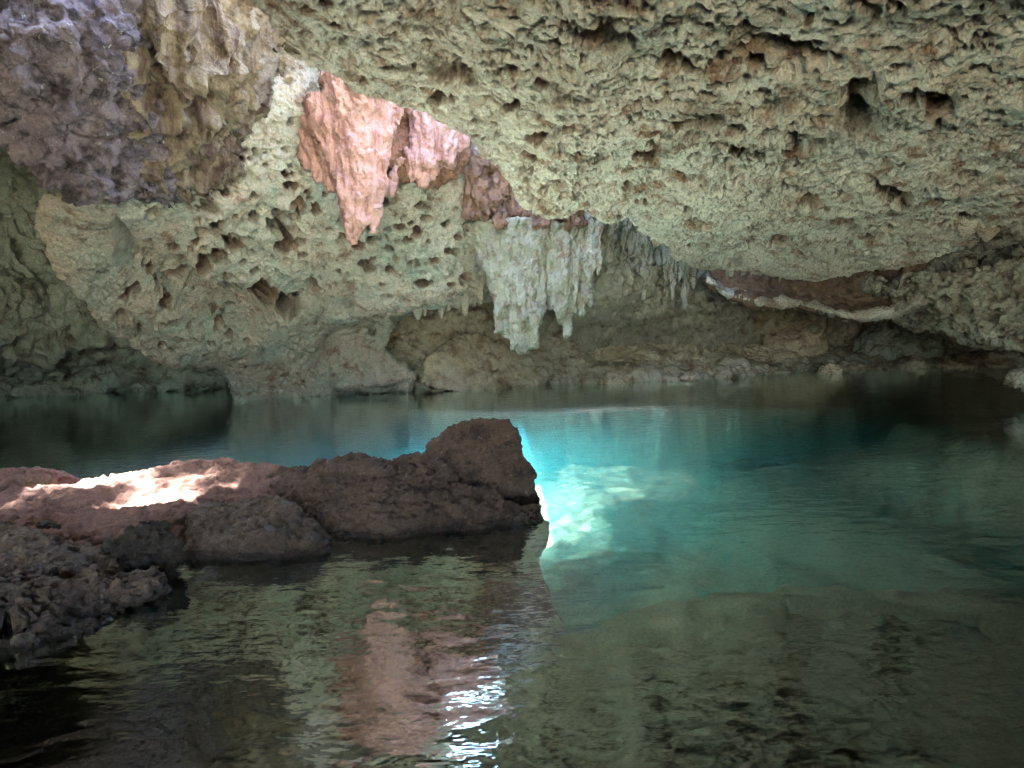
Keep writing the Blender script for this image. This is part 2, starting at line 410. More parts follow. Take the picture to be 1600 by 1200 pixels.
# ------------------------------------------------------------------ left overhang
R = [
 [V(-5.2,9.6,5.6), V(-4.2,10.6,5.6), V(-3.2,11.4,5.6), V(-2.1,12.0,5.6), V(-1.1,12.5,5.6), V(.0,13,5.6), V(1.2,13.6,5.6)],
 [P(140,110,8.2),P(300,80,8.8),P(440,100,9.3),P(560,160,10.2),P(660,175,10.7),P(760,250,11.4),P(860,330,12.4)],
 [P(165,240,7.9),P(300,230,8.7),P(430,240,9.4),P(540,250,10.1),P(650,265,10.7),P(760,310,11.5),P(880,380,12.8)],
 [P(150,310,8.0),P(290,320,8.8),P(420,330,9.7),P(530,340,10.4),P(640,340,11.0),P(740,380,11.8),P(860,450,13.2)],
 [P(80,340,8.5),P(220,400,9.3),P(370,420,10.2),P(500,420,10.9),P(620,420,11.5),P(720,435,12.0),P(800,470,13.6)],
 [P(132,460,9.6),P(235,480,10.2),P(370,490,11.0),P(480,480,11.5),P(590,482,11.9),P(690,476,12.2),P(765,462,13.4)],
 [P(228,555,11.0),P(310,548,11.5),P(400,565,12.2),P(480,545,12.4),P(560,500,12.9),P(690,460,13.1),P(770,450,14.4)],
 [P(345,588,12.4),P(392,600,12.8),P(440,602,13.0),P(500,592,13.2),P(570,520,13.8),P(690,450,14.2),P(780,440,15.2)],
 [V(-4.9,13.2,-.7),V(-4.5,13.3,-.8),V(-4.1,13.4,-.8),V(-3.5,13.6,-.8),V(-3.1,14.6,.6),V(-1.5,15.4,1.9),V(-.3,16,2.0)],
]
R = [[V3(r[0], -.2, 1.6, .5), V3(r[0], -.25, .55, .2)] + r for r in R]
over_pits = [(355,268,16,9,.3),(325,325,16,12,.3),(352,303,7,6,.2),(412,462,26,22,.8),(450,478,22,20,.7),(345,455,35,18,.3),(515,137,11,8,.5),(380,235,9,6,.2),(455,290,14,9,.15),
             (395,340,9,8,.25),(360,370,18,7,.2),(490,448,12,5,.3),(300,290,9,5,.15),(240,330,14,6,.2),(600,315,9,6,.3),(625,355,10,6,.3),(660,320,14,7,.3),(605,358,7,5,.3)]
def over_step(p, s):
    """the upper body juts out over a lower shelf along a ragged lip"""
    yp = np.interp(s[:, 0], [120, 171, 209, 283, 321, 382, 420], [300, 318, 362, 400, 438, 450, 455]) + 10 * perlin(p * 4, 9) + 4 * perlin(p * 14, 10)
    e = s[:, 1] - yp
    return -.6 * sstep(0, 7, e) * (1 - sstep(35, 120, e)) * (1 - sstep(385, 420, s[:, 0])) * sstep(172, 205, s[:, 0])
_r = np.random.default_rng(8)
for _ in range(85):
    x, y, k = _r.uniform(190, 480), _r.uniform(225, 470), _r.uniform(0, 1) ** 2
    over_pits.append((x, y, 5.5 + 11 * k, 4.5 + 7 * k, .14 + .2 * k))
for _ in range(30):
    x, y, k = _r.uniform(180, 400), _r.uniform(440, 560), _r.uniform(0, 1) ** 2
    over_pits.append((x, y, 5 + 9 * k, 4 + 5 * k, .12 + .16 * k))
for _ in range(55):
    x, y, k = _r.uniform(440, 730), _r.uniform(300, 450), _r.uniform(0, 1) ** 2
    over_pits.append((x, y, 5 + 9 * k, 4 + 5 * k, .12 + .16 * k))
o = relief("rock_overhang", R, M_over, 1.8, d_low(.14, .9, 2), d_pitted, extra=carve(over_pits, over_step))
tag(o, "pale honeycombed limestone overhang sloping down to the water left of centre", "rock overhang")

R = [[V(-2.9,11.2,5.6),V(-2.2,11.7,5.6),V(-1.5,12.1,5.6),V(-.8,12.4,5.6),V(-.1,12.8,5.6)],
     [P(520,100,9.5),P(580,110,9.8),P(640,120,10.1),P(690,150,10.4),P(745,195,10.8)],
     [P(525,160,9.6),P(580,190,9.9),P(640,205,10.2),P(690,220,10.4),P(735,235,10.8)],
     [P(540,200,9.8),P(590,260,10.1),P(640,275,10.4),P(680,280,10.6),P(725,265,11.0)],
     [P(550,210,10.5),P(600,270,10.8),P(640,280,11.2),P(680,285,11.4),P(720,268,11.8)]]
o = relief("shaft_wall", R, M_shaft, 1.8, d_low(.10, 1.2, 9), lambda p: 1.2 * d_curtain(p))
tag(o, "rosy glowing rock wall of the skylight shaft, behind the stalactite curtains", "shaft wall")

# ------------------------------------------------------------------ flowstone drapery
cols = [150, 200, 245, 290, 330, 370, 420]
dd = [[7.2,7.2,7.2,7.3,7.4,7.7,8.4],[7.4,7.3,7.3,7.4,7.6,8.0,8.9],[7.5,7.4,7.5,7.6,7.9,8.4,9.4],[7.7,7.6,7.7,8.1,8.5,9.1,10.],[8.0,7.9,8.4,8.9,9.4,10.,10.6]]
R = [[P(c, y, d) for c, d in zip(cols, row)] for y, row in zip((-190, 0, 100, 200, 295), dd)]
o = relief("flowstone_drapery", R, M_flow, 1.6, d_low(.12, 1.0, 3), d_flute)
tag(o, "tan flowstone drapery with vertical flutes, hanging beside the purplish rock", "flowstone")

# ------------------------------------------------------------------ purplish rock, upper left
cols = [-420,-250,-100,0,60,115,165,198]
bot = [60,120,170,212,266,302,308,290]
ds = [6.4,6.4,6.5,6.6,6.7,6.8,6.9,7.1]
R = [[V3(P(c, 0, d), 0, .3, 2.4) for c, d in zip(cols, ds)]]
for t in (0, .4, .75, 1.0):
    R.append([P(c, b * t if t else -20, d + .5 * t - (.15 if t == .4 else 0)) for c, b, d in zip(cols, bot, ds)])
R.append([V3(p, .02, .3, .04) for p in R[-1]]); R.append([V3(p, .05, .9, .5) for p in R[-1]]); R.append([V3(p, .05, .9, 1.6) for p in R[-1]])
R = [r + [V3(r[-1], .03, .35, 0), V3(r[-1], -.1, 1.0, 0)] for r in R]
o = relief("hanging_rock", R, M_purple, 1.6, d_low(.22, 1.3, 4), lambda p: 1.5 * d_lumpy(p) + .05 * ridged(p * 3, 3, 65))
tag(o, "dark purplish lumpy rock mass hanging in the upper left corner", "hanging rock")

# ------------------------------------------------------------------ back wall
cols = [400,520,620,720,830,960,1090,1200,1320,1450,1620,1850]
D = [[13.6,13.6,13.4,13.2,13.0,13.2,13.8,14.5,15,15,15,14],[13.9,13.9,13.7,13.5,13.2,13.5,14.2,15.2,16.2,16.5,16.5,15],
     [14.2,14.4,14.6,14.5,14.2,14.4,14.9,16,17.3,18,18,17],[14.0,14.3,14.6,14.5,14.5,15,15.4,16.7,18,19,19.5,19]]
R = [[P(c, y, d) for c, d in zip(cols, row)] for y, row in zip((60, 330, 450, 540), D)]
wl = [607,607,606,604,600,596,591,583,578,575,571,567]
R.append([W(c, y) for c, y in zip(cols, wl)]); R.append([V3(W(c, y), 0, -.1, -1.4) for c, y in zip(cols, wl)])
o = relief("back_wall", R, M_back, 2.0, d_low(.35, .55, 5), d_wall)
tag(o, "ochre and brown cave wall rising from the far waterline behind the stalactites", "cave wall")

cols = [880,930,985,1040,1090,1140,1180]
R = [[P(c, y, d + off) for c, d in zip(cols, [12.5,12.6,12.8,13.1,13.4,13.8,14.3])] for y, off in ((250,-.3),(330,-.1),(400,0),(455,.35),(500,1.1),(540,2.2))]
o = relief("crusted_wall", R, M_crust, 1.6, d_low(.2, 1.2, 10), lambda p: 2.3 * d_popcorn(p))
tag(o, "grey knobbly crusted wall right of the white stalactites, tucked under the slab", "cave wall")

# ------------------------------------------------------------------ recess wall, left
cols = [-700,-350,-120,0,110,240,400,520]
R = [[P(c, y, d) for c, d in zip(cols, row)] for y, row in zip((-60, 230, 400, 520),
     [[7,9.5,12,13,13.6,14,14.4,14.8],[6.8,9.3,11.8,13,13.6,14,14.4,14.8],[6.6,9.0,11.4,12.6,13.3,13.9,14.4,14.8],[6.4,8.8,11,12.2,12.9,13.6,14.2,14.8]])]
wl = [720,655,630,621,616,609,604,603]
R.append([W(c, y) for c, y in zip(cols, wl)]); R.append([V3(W(c, y), 0, -.2, -1.4) for c, y in zip(cols, wl)])
o = relief("recess_wall", R, M_recess, 2.0, d_low(.4, .6, 6), d_fold)
tag(o, "shadowy greenish folded rock wall in the recess at the far left", "cave wall")

# ------------------------------------------------------------------ right ledge and right lobe
cols = [1105,1135,1190,1250,1330,1400,1450]
lip = [440,462,477,480,497,490,466]; d0 = [12.0,11.8,11.5,11.3,11.0,10.6,10.2]
R = [[P(c, 400, d + .5) for c, d in zip(cols, d0)], [P(c, 432, d + .45) for c, d in zip(cols, d0)],
     [P(c, 432 + (l - 432) * .6, d + .35) for c, d, l in zip(cols, d0, lip)], [P(c, l - 8, d + .05) for c, d, l in zip(cols, d0, lip)],
     [P(c, l, d + .05) for c, d, l in zip(cols, d0, lip)], [P(c, l - 2, d + .5) for c, d, l in zip(cols, d0, lip)], [P(c, l - 10, d + 2.2) for c, d, l in zip(cols, d0, lip)],
     [P(c, l - 60, d + 3.6) for c, d, l in zip(cols, d0, lip)]]
o = relief("rock_ledge", R, M_ledge, 1.6, d_low(.10, 1.6, 7), lambda p: .9 * d_wall(p))
tag(o, "brown undercut rock ledge with a pale lower lip beneath the ceiling slab", "rock ledge")
R = [[P(c, l - dy, d + dd_) for c, d, l in zip(cols, d0, lip)] for dy, dd_ in ((15, .35), (12, .05), (6, -.08), (0, -.04), (-2, .25), (6, 1.0))]
relief("lip", R, M_slab, 1.5, d_low(.10, 2.2, 17), lambda p: .5 * d_pitted(p), parent=o)
cols = [1412,1440,1500,1560,1630,1740,1900]
top = [440,412,390,372,352,330,310]; bt = [455,475,512,534,552,575,600]; d0 = [10.4,10.0,9.7,9.3,8.9,8.3,7.6]
R = [[P(c, t - 60, d + 2.0) for c, t, d in zip(cols, top, d0)], [P(c, t, d + 1.5) for c, t, d in zip(cols, top, d0)]]
for f, off in ((.16, .85), (.26, .1), (.45, -.1), (.8, 0.), (1.0, .12)):
    R.append([P(c, t + (b - t) * f, d + off) for c, t, b, d in zip(cols, top, bt, d0)])
R.append([V3(p, 0, .5, .05) for p in R[-1]]); R.append([V3(p, 0, 1.6, .25) for p in R[-1]]); R.append([V3(p, 0, 2., 1.4) for p in R[-1]])
R = [[V3(r[0], -.1, 1.6, .2), V3(r[0], -.12, .4, 0)] + r for r in R]
o = relief("rock_lobe", R, M_lobe, 1.6, d_low(.16, 1.2, 8), lambda p: 1.6 * d_spongy(p * .8))
tag(o, "dark pitted rock lobe hanging low over the water at the right edge", "hanging rock")

# ------------------------------------------------------------------ stalactites
def cone(px0, py0, px1, py1, d, w0, w1, **k):
    s = d / F
    return (P(px0, py0, d), P(px1, py1, d - .05), w0 * s, w1 * s, dict({'flat': .8}, **k))
t = drips("stalactite_curtain", [
    cone(560,120,556,372,9.3,64,9), cone(515,150,545,330,9.35,40,12), cone(585,150,583,352,9.25,30,5), cone(600,150,596,290,9.3,26,7),
    cone(500,190,520,300,9.5,26,7), cone(482,205,500,280,9.55,16,6), cone(545,260,550,378,9.25,24,8), cone(470,212,482,262,9.6,12,5),
    cone(570,240,570,350,9.2,26,9), cone(584,330,585,364,9.22,10,3), cone(551,345,553,383,9.25,12,5)],
    M_pink, .017, [lambda p: .07 * fbm(p * 2.2, 3, 141), d_curtain])
tag(t, "big rosy stalactite curtain tapering to two points under the skylight", "stalactite")
t = drips("stalactite_curtain", [
    cone(664,140,660,262,10.1,26,18), cone(694,150,689,255,10.2,30,20), cone(715,190,708,240,10.3,22,12), cone(645,235,642,287,10.05,11,3),
    cone(662,240,662,291,10.1,14,3), cone(678,235,676,282,10.15,12,3), cone(624,248,612,304,9.95,8,4), cone(655,235,650,278,10.05,14,5)],
    M_pink, .017, [lambda p: .05 * fbm(p * 2.5, 3, 142), d_curtain])
tag(t, "smaller rosy stalactite curtain with ragged hem, right of the big one", "stalactite")

cl = empty("stalactite_cluster", P(820, 660, 11.3) * np.array([1, 1, 0]))
tag(cl, "cluster of knobbly pale stalactites with red-brown roots at the centre", "stalactites")
def knob(p): return .07 * fbm(p * 2.5, 3, 151)
lst = [
  [cone(790,348,812,545,11.3,56,14), cone(770,344,790,530,11.25,36,9), cone(825,352,836,543,11.25,38,9), cone(810,420,815,552,11.2,26,8), cone(750,350,772,430,11.3,30,12), cone(745,346,757,400,11.35,22,9), cone(780,440,779,520,11.15,14,6), cone(800,460,801,548,11.15,12,5)],
  [cone(865,352,884,505,11.45,48,10), cone(850,356,866,480,11.4,36,9), cone(880,420,886,525,11.4,17,4), cone(870,400,873,500,11.3,14,4)],
  [cone(905,335,908,480,11.55,34,9), cone(908,370,910,492,11.45,22,5), cone(928,335,922,440,11.7,30,9), cone(950,345,945,410,11.9,26,9), cone(898,430,897,488,11.4,10,4)],
]
_r = np.random.default_rng(12)
for grp, (xa, xb, ya, yb, dd_, n_) in zip(lst, ((758, 840, 430, 545, 11.15, 16), (850, 892, 420, 515, 11.3, 9), (896, 948, 390, 480, 11.4, 9))):
    for _ in range(n_):
        x, y = _r.uniform(xa, xb), _r.uniform(ya, yb); k = _r.uniform(4, 9)
        if x < 752 + (y - 345) * .30 or (838 < x < 862 and y > 470) or (x > 872 and y > 505 - (x - 885) * .6): continue
        grp.append(cone(x, y - _r.uniform(50, 90), x + _r.uniform(-3, 5), y, dd_ - _r.uniform(0, .1), k + 4, 2.2))
lst.append([cone(x, 335 + (x - 950) * .5, x + 2, 335 + (x - 950) * .5 + _r.uniform(40, 105), 12.1 + (x - 950) * .006, _r.uniform(9, 15), 3) for x in range(950, 1090, 11)])
for c in lst: drips("stalactite", c, M_white, .018, [knob, lambda p: 1.25 * d_popcorn(p * np.array([1, 1, .6]))], cl)
drips("root", [cone(744,245,748,340,11.1,16,20), cone(781,252,784,352,10.95,10,12), cone(812,272,814,338,11.15,20,22), cone(838,290,842,356,11.1,16,18), cone(764,250,764,336,11.35,26,30), cone(870,305,872,344,11.2,18,20), cone(800,270,799,330,11.4,30,30), cone(893,312,894,352,11.3,16,20), cone(852,300,852,340,11.4,30,30)],
      M_brown, .016, [lambda p: .06 * fbm(p * 3, 3, 152), lambda p: 1.6 * d_curtain(p)], cl)
# small drips along the overhang's hem
ov = bpy.data.objects["rock_overhang"]
rng = np.random.default_rng(4)
hem = [(563,490,14),(575,492,6),(604,496,18),(618,490,7),(650,492,20),(661,494,8),(690,489,15),(697,486,5),(724,480,19),(736,474,9),(750,466,14)]
for x, y, w_ in hem:
    d = float(np.interp(x, [560, 740], [12.0, 12.5]))
    c = drips("drip_stalactite", [cone(x, y - 40, x + rng.uniform(-4, 4), y + w_ * rng.uniform(.2, .9) - 4, d, w_, 2)], M_over, .018, [lambda p: .4 * d_curtain(p)], None)
    c.parent = ov; c.matrix_parent_inverse = ov.matrix_basis.inverted()

# ------------------------------------------------------------------ boulders at the back waterline
_r = np.random.default_rng(31)
def far_stones():
    for k, (x, y) in enumerate(((700, 606), (735, 604), (905, 598), (960, 596), (1045, 593), (1075, 592), (1130, 588), (1300, 581), (460, 609))):
        c = W(x, y + 2, 0.0); s_ = _r.uniform(.14, .34); q = _r.normal(size=(14, 3)); q /= np.linalg.norm(q, axis=1)[:, None]
        o = lump("stone", [list(c + q * np.array([s_ * 1.3, s_, s_ * .75]))], M_tan if k % 2 else M_back, .02, [lambda p: .09 * fbm(p * 3, 3, 180 + k), d_fine])
        tag(o, "small rough stone at the foot of the far wall by the waterline", "stone", "stones along the far waterline")
def blob(px, py, d, rx, ry, rz, seed=0, n=26):
    r = np.random.default_rng(seed); q = r.normal(size=(n, 3)); q /= np.linalg.norm(q, axis=1)[:, None]
    return list(P(px, py, d) + q * np.array([rx, ry, rz]))
far_stones()
o = lump("boulder", [blob(1240,535,16.6,.75,.7,.65,1), blob(1225,575,16.4,.85,.7,.5,2), blob(1180,575,16.2,.5,.5,.5,3)], M_tan, .03, [lambda p: .1 * fbm(p * 1.6, 3, 161), d_wall])
tag(o, "bulbous tan boulder at the far waterline below the undercut ledge", "boulder")
o = lump("boulder", [blob(1400,545,16.8,1.1,.8,.75,4), blob(1340,580,16.6,.9,.7,.35,5), blob(1440,575,17,1.2,.7,.5,6)], M_recess, .03, [lambda p: .12 * fbm(p * 1.6, 3, 162), d_wall])
tag(o, "low grey boulder in deep shade at the far waterline, right of the tan one", "boulder")
o = lump("stone", [blob(1275,513,15.9,.17,.15,.13,7)], M_white, .015, [lambda p: .03 * fbm(p * 5, 3, 163)])
tag(o, "small pale rounded stone perched on the tan boulder", "stone")
o = lump("boulder", [[P(505,490,13.3),P(540,485,13.2),P(560,560,13.2),P(600,600,13.1),P(520,606,13.1),P(545,612,13.6),P(590,612,13.8),P(520,500,14.2),P(590,540,13.9),P(650,590,13.4),P(640,612,13.6)],
                     [P(590,490,13.4),P(615,490,13.4),P(600,550,13.2),P(580,545,13.4),P(610,500,14)]], M_over, .03, [lambda p: .1 * fbm(p * 1.8, 3, 164), d_wall])
tag(o, "pale buttress of rock joining overhang to water beside the brown hollow", "rock buttress")
o = lump("boulder", [[P(655,600,13.3),P(665,560,13.4),P(720,520,13.8),P(800,530,14),P(860,590,13.9),P(700,612,13.2),P(850,612,13.8),P(760,540,14.8),P(680,560,14.6)]], M_back, .03, [lambda p: .08 * fbm(p * 1.8, 3, 165), d_wall])
tag(o, "broad brown boulder at the waterline under the white stalactites", "boulder")
o = lump("stone", [blob(1600,590,9.0,.22,.2,.17,8), blob(1620,600,9.0,.25,.2,.12,9)], M_lobe, .014, [lambda p: .05 * fbm(p * 4, 3, 166), d_fine])
tag(o, "small wet stone standing out of the water at the right edge", "stone")

def wblob(px, py, z, rx, ry, rz, seed):
    c = W(px, py, z); r = np.random.default_rng(seed); q = r.normal(size=(30, 3)); q /= np.linalg.norm(q, axis=1)[:, None]
    return list(c + q * np.array([rx, ry, rz]))
o = lump("boulder", [wblob(1545,705,-.62,1.0,1.3,.48,21), wblob(1600,680,-.66,1.2,1.2,.42,22), wblob(1490,755,-.62,.6,.8,.4,23)], M_pale_lit, .03, [lambda p: .12 * fbm(p * 1.8, 3, 171), d_wall])
tag(o, "rough pale submerged boulder just under the water at the right edge", "boulder")
o = lump("boulder", [wblob(1140,742,-.72,.42,.35,.26,24), wblob(1180,748,-.8,.35,.3,.25,25)], M_floor, .02, [lambda p: .05 * fbm(p * 3, 3, 172), d_fine])
tag(o, "pale turquoise boulder lying on the pool bed right of the lit water", "boulder")
o = lump("boulder", [wblob(1330,790,-.85,.4,.4,.25,26)], M_floor, .02, [lambda p: .06 * fbm(p * 3, 3, 173), d_fine])
tag(o, "small pale stone on the pool bed below the right lobe", "stone")
# ------------------------------------------------------------------ foreground rocks
o = lump("boulder", [
    [P(400,752,4.9),P(440,728,5.0),P(560,702,5.0),P(640,716,5.0),P(600,760,4.5),P(520,830,4.2),P(700,745,4.9),P(700,800,4.3),P(480,880,4.2),P(620,895,4.15),P(720,895,4.15),V(-2.0,5.4,-.3),V(-.3,5.7,-.3),V(-1.9,4.5,-.3),P(690,740,5.5)],
    [P(640,745,4.7),P(760,765,4.7),P(845,788,4.6),P(848,825,4.45),P(828,855,4.3),P(700,790,4.35),P(640,830,4.25),P(815,900,4.25),P(690,905,4.2),V(.0,5.0,-.4),V(-.6,5.4,-.4),P(835,850,4.6)]],
    M_boulder, .016, [d_boulder, d_fine], smooth_n=3)
tag(o, "long brown boulder lying in the middle of the pool in the foreground", "boulder")
o = lump("boulder", [[P(660,706,5.3),P(700,664,5.3),P(745,654,5.25),P(796,652,5.2),P(816,690,5.1),P(838,745,5.0),P(850,795,4.95),P(700,745,5.0),P(760,765,4.9),P(640,735,5.4),V(.12,5.4,-.3),V(-.8,6.0,-.3),V(.0,5.9,-.3),V(-.7,5.1,-.3),P(790,660,5.5)]],
    M_boulder, .016, [lambda p: .45 * d_boulder(p), d_fine], smooth_n=2)
tag(o, "peaked brown boulder rising behind the long foreground boulder", "boulder")
o = lump("boulder", [[P(290,800,4.3),P(340,785,4.3),P(410,772,4.25),P(465,792,4.15),P(500,825,4.05),P(516,852,3.98),P(420,840,3.9),P(300,850,3.95),P(280,885,3.9),P(400,890,3.85),P(510,885,3.95),V(-1.9,4.5,-.2),V(-1.0,4.4,-.2),P(440,790,4.5)]],
    M_wet, .013, [lambda p: .7 * d_boulder(p), d_fine], smooth_n=3)
tag(o, "low rounded dark boulder at the waterline in front of the long one", "boulder")
o = lump("rock_shelf", [[P(60,775,5.1),P(180,742,5.25),P(300,722,5.4),P(345,722,5.4),P(440,730,5.1),P(430,780,4.6),P(270,825,4.25),P(160,860,3.95),P(60,840,4.1),P(-40,830,4.3),V(-3.6,5.6,-.4),V(-1.5,5.8,-.4),V(-1.4,4.0,-.4),V(-3.2,3.7,-.4),V(-4.2,4.4,-.3),P(-150,800,4.6)]],
    M_shelf, .014, [lambda p: .55 * d_boulder(p), d_fine], smooth_n=3)
tag(o, "rosy sunlit rock shelf sloping to the shore on the left", "rock shelf")
o = lump("dirt_clod", [blob(235,838,3.75,.13,.12,.09,10), blob(200,848,3.75,.12,.1,.07,11), blob(265,865,3.7,.06,.08,.11,12), blob(262,895,3.66,.05,.05,.07,13), blob(215,880,3.7,.16,.1,.06,14)], M_soil, .01, [d_crag, d_fine], smooth_n=1)
tag(o, "crumbly black clod of soil on the shore between two rocks", "clod")
o = lump("flat_rock", [[P(-60,812,4.0),P(20,812,4.0),P(75,828,3.9),P(150,850,3.75),P(195,880,3.6),P(110,905,3.4),P(-40,905,3.4),V(-3.2,4.0,-.2),V(-2.0,3.6,-.2),V(-2.2,3.2,-.2),V(-3.4,3.2,-.2),P(-150,830,3.9)]],
    M_wet, .013, [lambda p: .6 * d_boulder(p), d_fine], smooth_n=2)
tag(o, "flat grey rock slab on the left shore at the frame edge", "rock")
o = lump("shore_rock", [[P(-60,890,3.45),P(80,885,3.45),P(190,880,3.5),P(245,900,3.45),P(235,925,3.3),P(130,975,3.0),P(0,985,2.95),P(-120,1000,2.9),P(240,940,3.35),P(140,1010,3.0),P(-60,1020,2.8),V(-2.9,3.6,-.2),V(-1.8,3.7,-.2)],
    [P(-40,915,3.2),P(60,925,3.15),P(130,945,3.05),P(40,975,2.95),P(-40,990,2.9)]],
    M_wet, .011, [lambda p: 1.2 * d_boulder(p), lambda p: .5 * d_crag(p), d_fine], smooth_n=2)
tag(o, "wet rubbly dark rock at the lower left waterline", "rock")
for hull, lab, mt in (
    ([P(-40,735,5.6),P(85,733,5.6),P(82,760,5.5),P(-40,768,5.5),P(85,738,6.0),P(-40,738,6.0),V(-4.4,6,-.1),V(-3.5,6,-.1)], "blocky pale-topped stone at the left edge behind the shelf", M_shelf),
    ([P(42,752,5.35),P(85,745,5.35),P(96,768,5.2),P(80,792,5.1),P(45,790,5.1),P(70,745,5.5)], "angular orange-brown stone beside the blocky one on the left", M_brown),
    ([P(-20,775,5.1),P(20,768,5.1),P(48,778,5.0),P(40,798,4.9),P(-20,800,4.9),P(10,772,5.4)], "small reddish stone at the left edge in front of the blocky one", M_brown),
    ([P(48,820,4.06),P(62,814,4.06),P(82,814,4.06),P(97,824,4.05),P(70,828,4.0),P(75,818,4.2)], "thin black stone on the shore above the flat grey slab", M_soil)):
    o = lump("stone", [hull], mt, .012, [lambda p: .4 * d_boulder(p), d_fine], smooth_n=1); tag(o, lab, "stone")

# ------------------------------------------------------------------ pool bed and water
def pool(p):
    x, y = p[:, 0], p[:, 1]
    z = -.85 + .18 * fbm(np.stack([x * .8, y * .8, x * 0], 1), 4, 201)
    def add(mask, top): 
        nonlocal z
        z = z + mask * (top - z)
    wob = .35 * fbm(np.stack([x * .9, y * .9, x * 0 + 5], 1), 4, 202)
    # far shelf
    ye = np.interp(x, [-3, -1.2, 0, 2, 4, 6], [11.4, 10.8, 10.4, 10.3, 9.6, 9.0])
    add(sstep(-.05, .45, y - ye + wob * .8 + .12 * fbm(np.stack([x * 4, y * 4, x * 0], 1), 3, 216)) * sstep(-2.2, -1.4, x), -.13 + .03 * fbm(np.stack([x * 2, y * 2, x * 0], 1), 3, 203))
    # left shelf
    add(sstep(0, .5, -x - 3.0 - .12 * (y - 6) + wob) * sstep(5, 5.6, y), -.22 + .06 * fbm(np.stack([x * 2, y * 2, x * 0], 1), 3, 207))
    # hidden bank, added behind the long boulder to bounce sunlight up
    u = x / np.maximum(y, 1) + .03 * wob
    add(sstep(-.40, -.33, u) * (1 - sstep(-.075, -.03, u + .02 * wob)) * sstep(5.0, 5.6, y) * (1 - sstep(10.8, 11.6, y)), 1.27 - .206 * y)
    ye = np.interp(x, [.2, .6, 1.05, 1.65, 2.1, 2.6, 3.4], [3.1, 3.3, 3.42, 3.52, 3.3, 3.0, 2.6])
    add(np.exp(-((y - ye - .25 + .2 * wob) / .38) ** 4) * sstep(.2, .7, x), -.55 - .05 * wob)
    add(sstep(.12, .75, np.exp(-((x - 5.6) / 1.5) ** 2 - ((y - 7.6) / 1.9) ** 2) + .35 * wob), -.08 + .06 * fbm(np.stack([x * 5, y * 5, x * 0], 1), 3, 215))
    add(np.exp(-((x - 2.7) / .45) ** 2 - ((y - 7.8) / .5) ** 2), -.5)
    z += .05 * fbm(np.stack([x * 4, y * 4, x * 0], 1), 4, 206)
    return np.minimum(z, -.06)
xs_ = np.linspace(-11.9, 14, 660); ys_ = np.concatenate([np.linspace(-6, 1.5, 40, endpoint=False), np.geomspace(1.5, 24, 620)])
X, Y = np.meshgrid(xs_, ys_); g = np.stack([X.ravel(), Y.ravel(), np.zeros(X.size)], 1); g[:, 2] = pool(g)
hh, kk = X.shape; idx = np.arange(hh * kk).reshape(hh, kk)
q = np.stack([idx[:-1, :-1], idx[:-1, 1:], idx[1:, 1:], idx[1:, :-1]], -1).reshape(-1, 4)
o = mesh_obj("pool_bed", g, q, M_floor, origin=(0, 0, 0)); tag(o, kind="structure")

def bed(name, x0, x1, y0, y1, fn, mat, n=380):
    X, Y = np.meshgrid(np.linspace(x0, x1, n), np.linspace(y0, y1, n)); g = np.stack([X.ravel(), Y.ravel(), np.zeros(X.size)], 1); g[:, 2] = fn(g)
    idx = np.arange(n * n).reshape(n, n); q = np.stack([idx[:-1, :-1], idx[:-1, 1:], idx[1:, 1:], idx[1:, :-1]], -1).reshape(-1, 4)
    return mesh_obj(name, g, q, mat)
def near_ledge(p):
    x, y = p[:, 0], p[:, 1]; flat = np.stack([x, y, x * 0], 1); wob = fbm(flat * .9, 4, 202)
    ye = np.interp(x, [-1.5, -.6, .2, .55, 1.05, 1.65, 2.1, 2.6, 3.2], [2.6, 2.9, 3.15, 3.2, 3.42, 3.52, 3.3, 2.9, 2.2])
    edge_d = y - ye + .12 * wob + .06 * fbm(flat * 6, 3, 209)
    return -.27 + .05 * fbm(flat * 1.5, 3, 204) + .03 * ridged(flat * 5, 4, 208) - .95 * sstep(-.03, .25, edge_d)
o = bed("submerged_ledge", -2.4, 4.0, -2, 4.2, near_ledge, M_nearbed)
tag(o, "brown submerged rock ledge with a pale crest under the near water, lower right", "rock ledge")
def near_rim(p):
    x, y = p[:, 0], p[:, 1]; flat = np.stack([x, y, x * 0], 1)
    ye = np.interp(x, [.2, .55, 1.05, 1.65, 2.1, 2.6, 3.4], [3.2, 3.28, 3.46, 3.58, 3.42, 3.15, 2.7])
    wd = np.interp(x, [.3, .8, 1.3, 1.7, 2.3, 3.2], [.02, .17, .08, .06, .20, .04])
    e = np.abs(y - ye + .10 * fbm(flat * 1.6, 4, 231)) - wd * (1 + .5 * fbm(flat * 5, 3, 232))
    return -.17 + .02 * fbm(flat * 6, 3, 233) - 2.0 * sstep(-.02, .22, e)
o = bed("lit_rim", .2, 3.5, 2.3, 4.3, near_rim, M_pale_lit)  # pale strip stands in for light on the ledge crest
tag(o, "lit rim painted pale turquoise along the crest of the near submerged ledge", "lit rim")
def far_rim(p):
    x, y = p[:, 0], p[:, 1]; flat = np.stack([x, y, x * 0], 1)
    ye = np.interp(x, [-3, -1.2, 0, 2, 4, 6], [11.3, 10.7, 10.3, 10.2, 9.6, 9.0]) + .25 * fbm(flat * .9, 4, 235)
    e = np.abs(y - ye) - .13 * (1 + .8 * fbm(flat * 2.5, 4, 236))
    return -.045 - 2.2 * sstep(-.02, .35, e)
o = bed("lit_rim", -1.6, 4.6, 8.8, 11.6, far_rim, M_pale_lit)  # pale line stands in for light along the far shelf lip
tag(o, "thin lit edge, painted pale, of the submerged shelf running along the far side of the pool", "lit shelf edge")
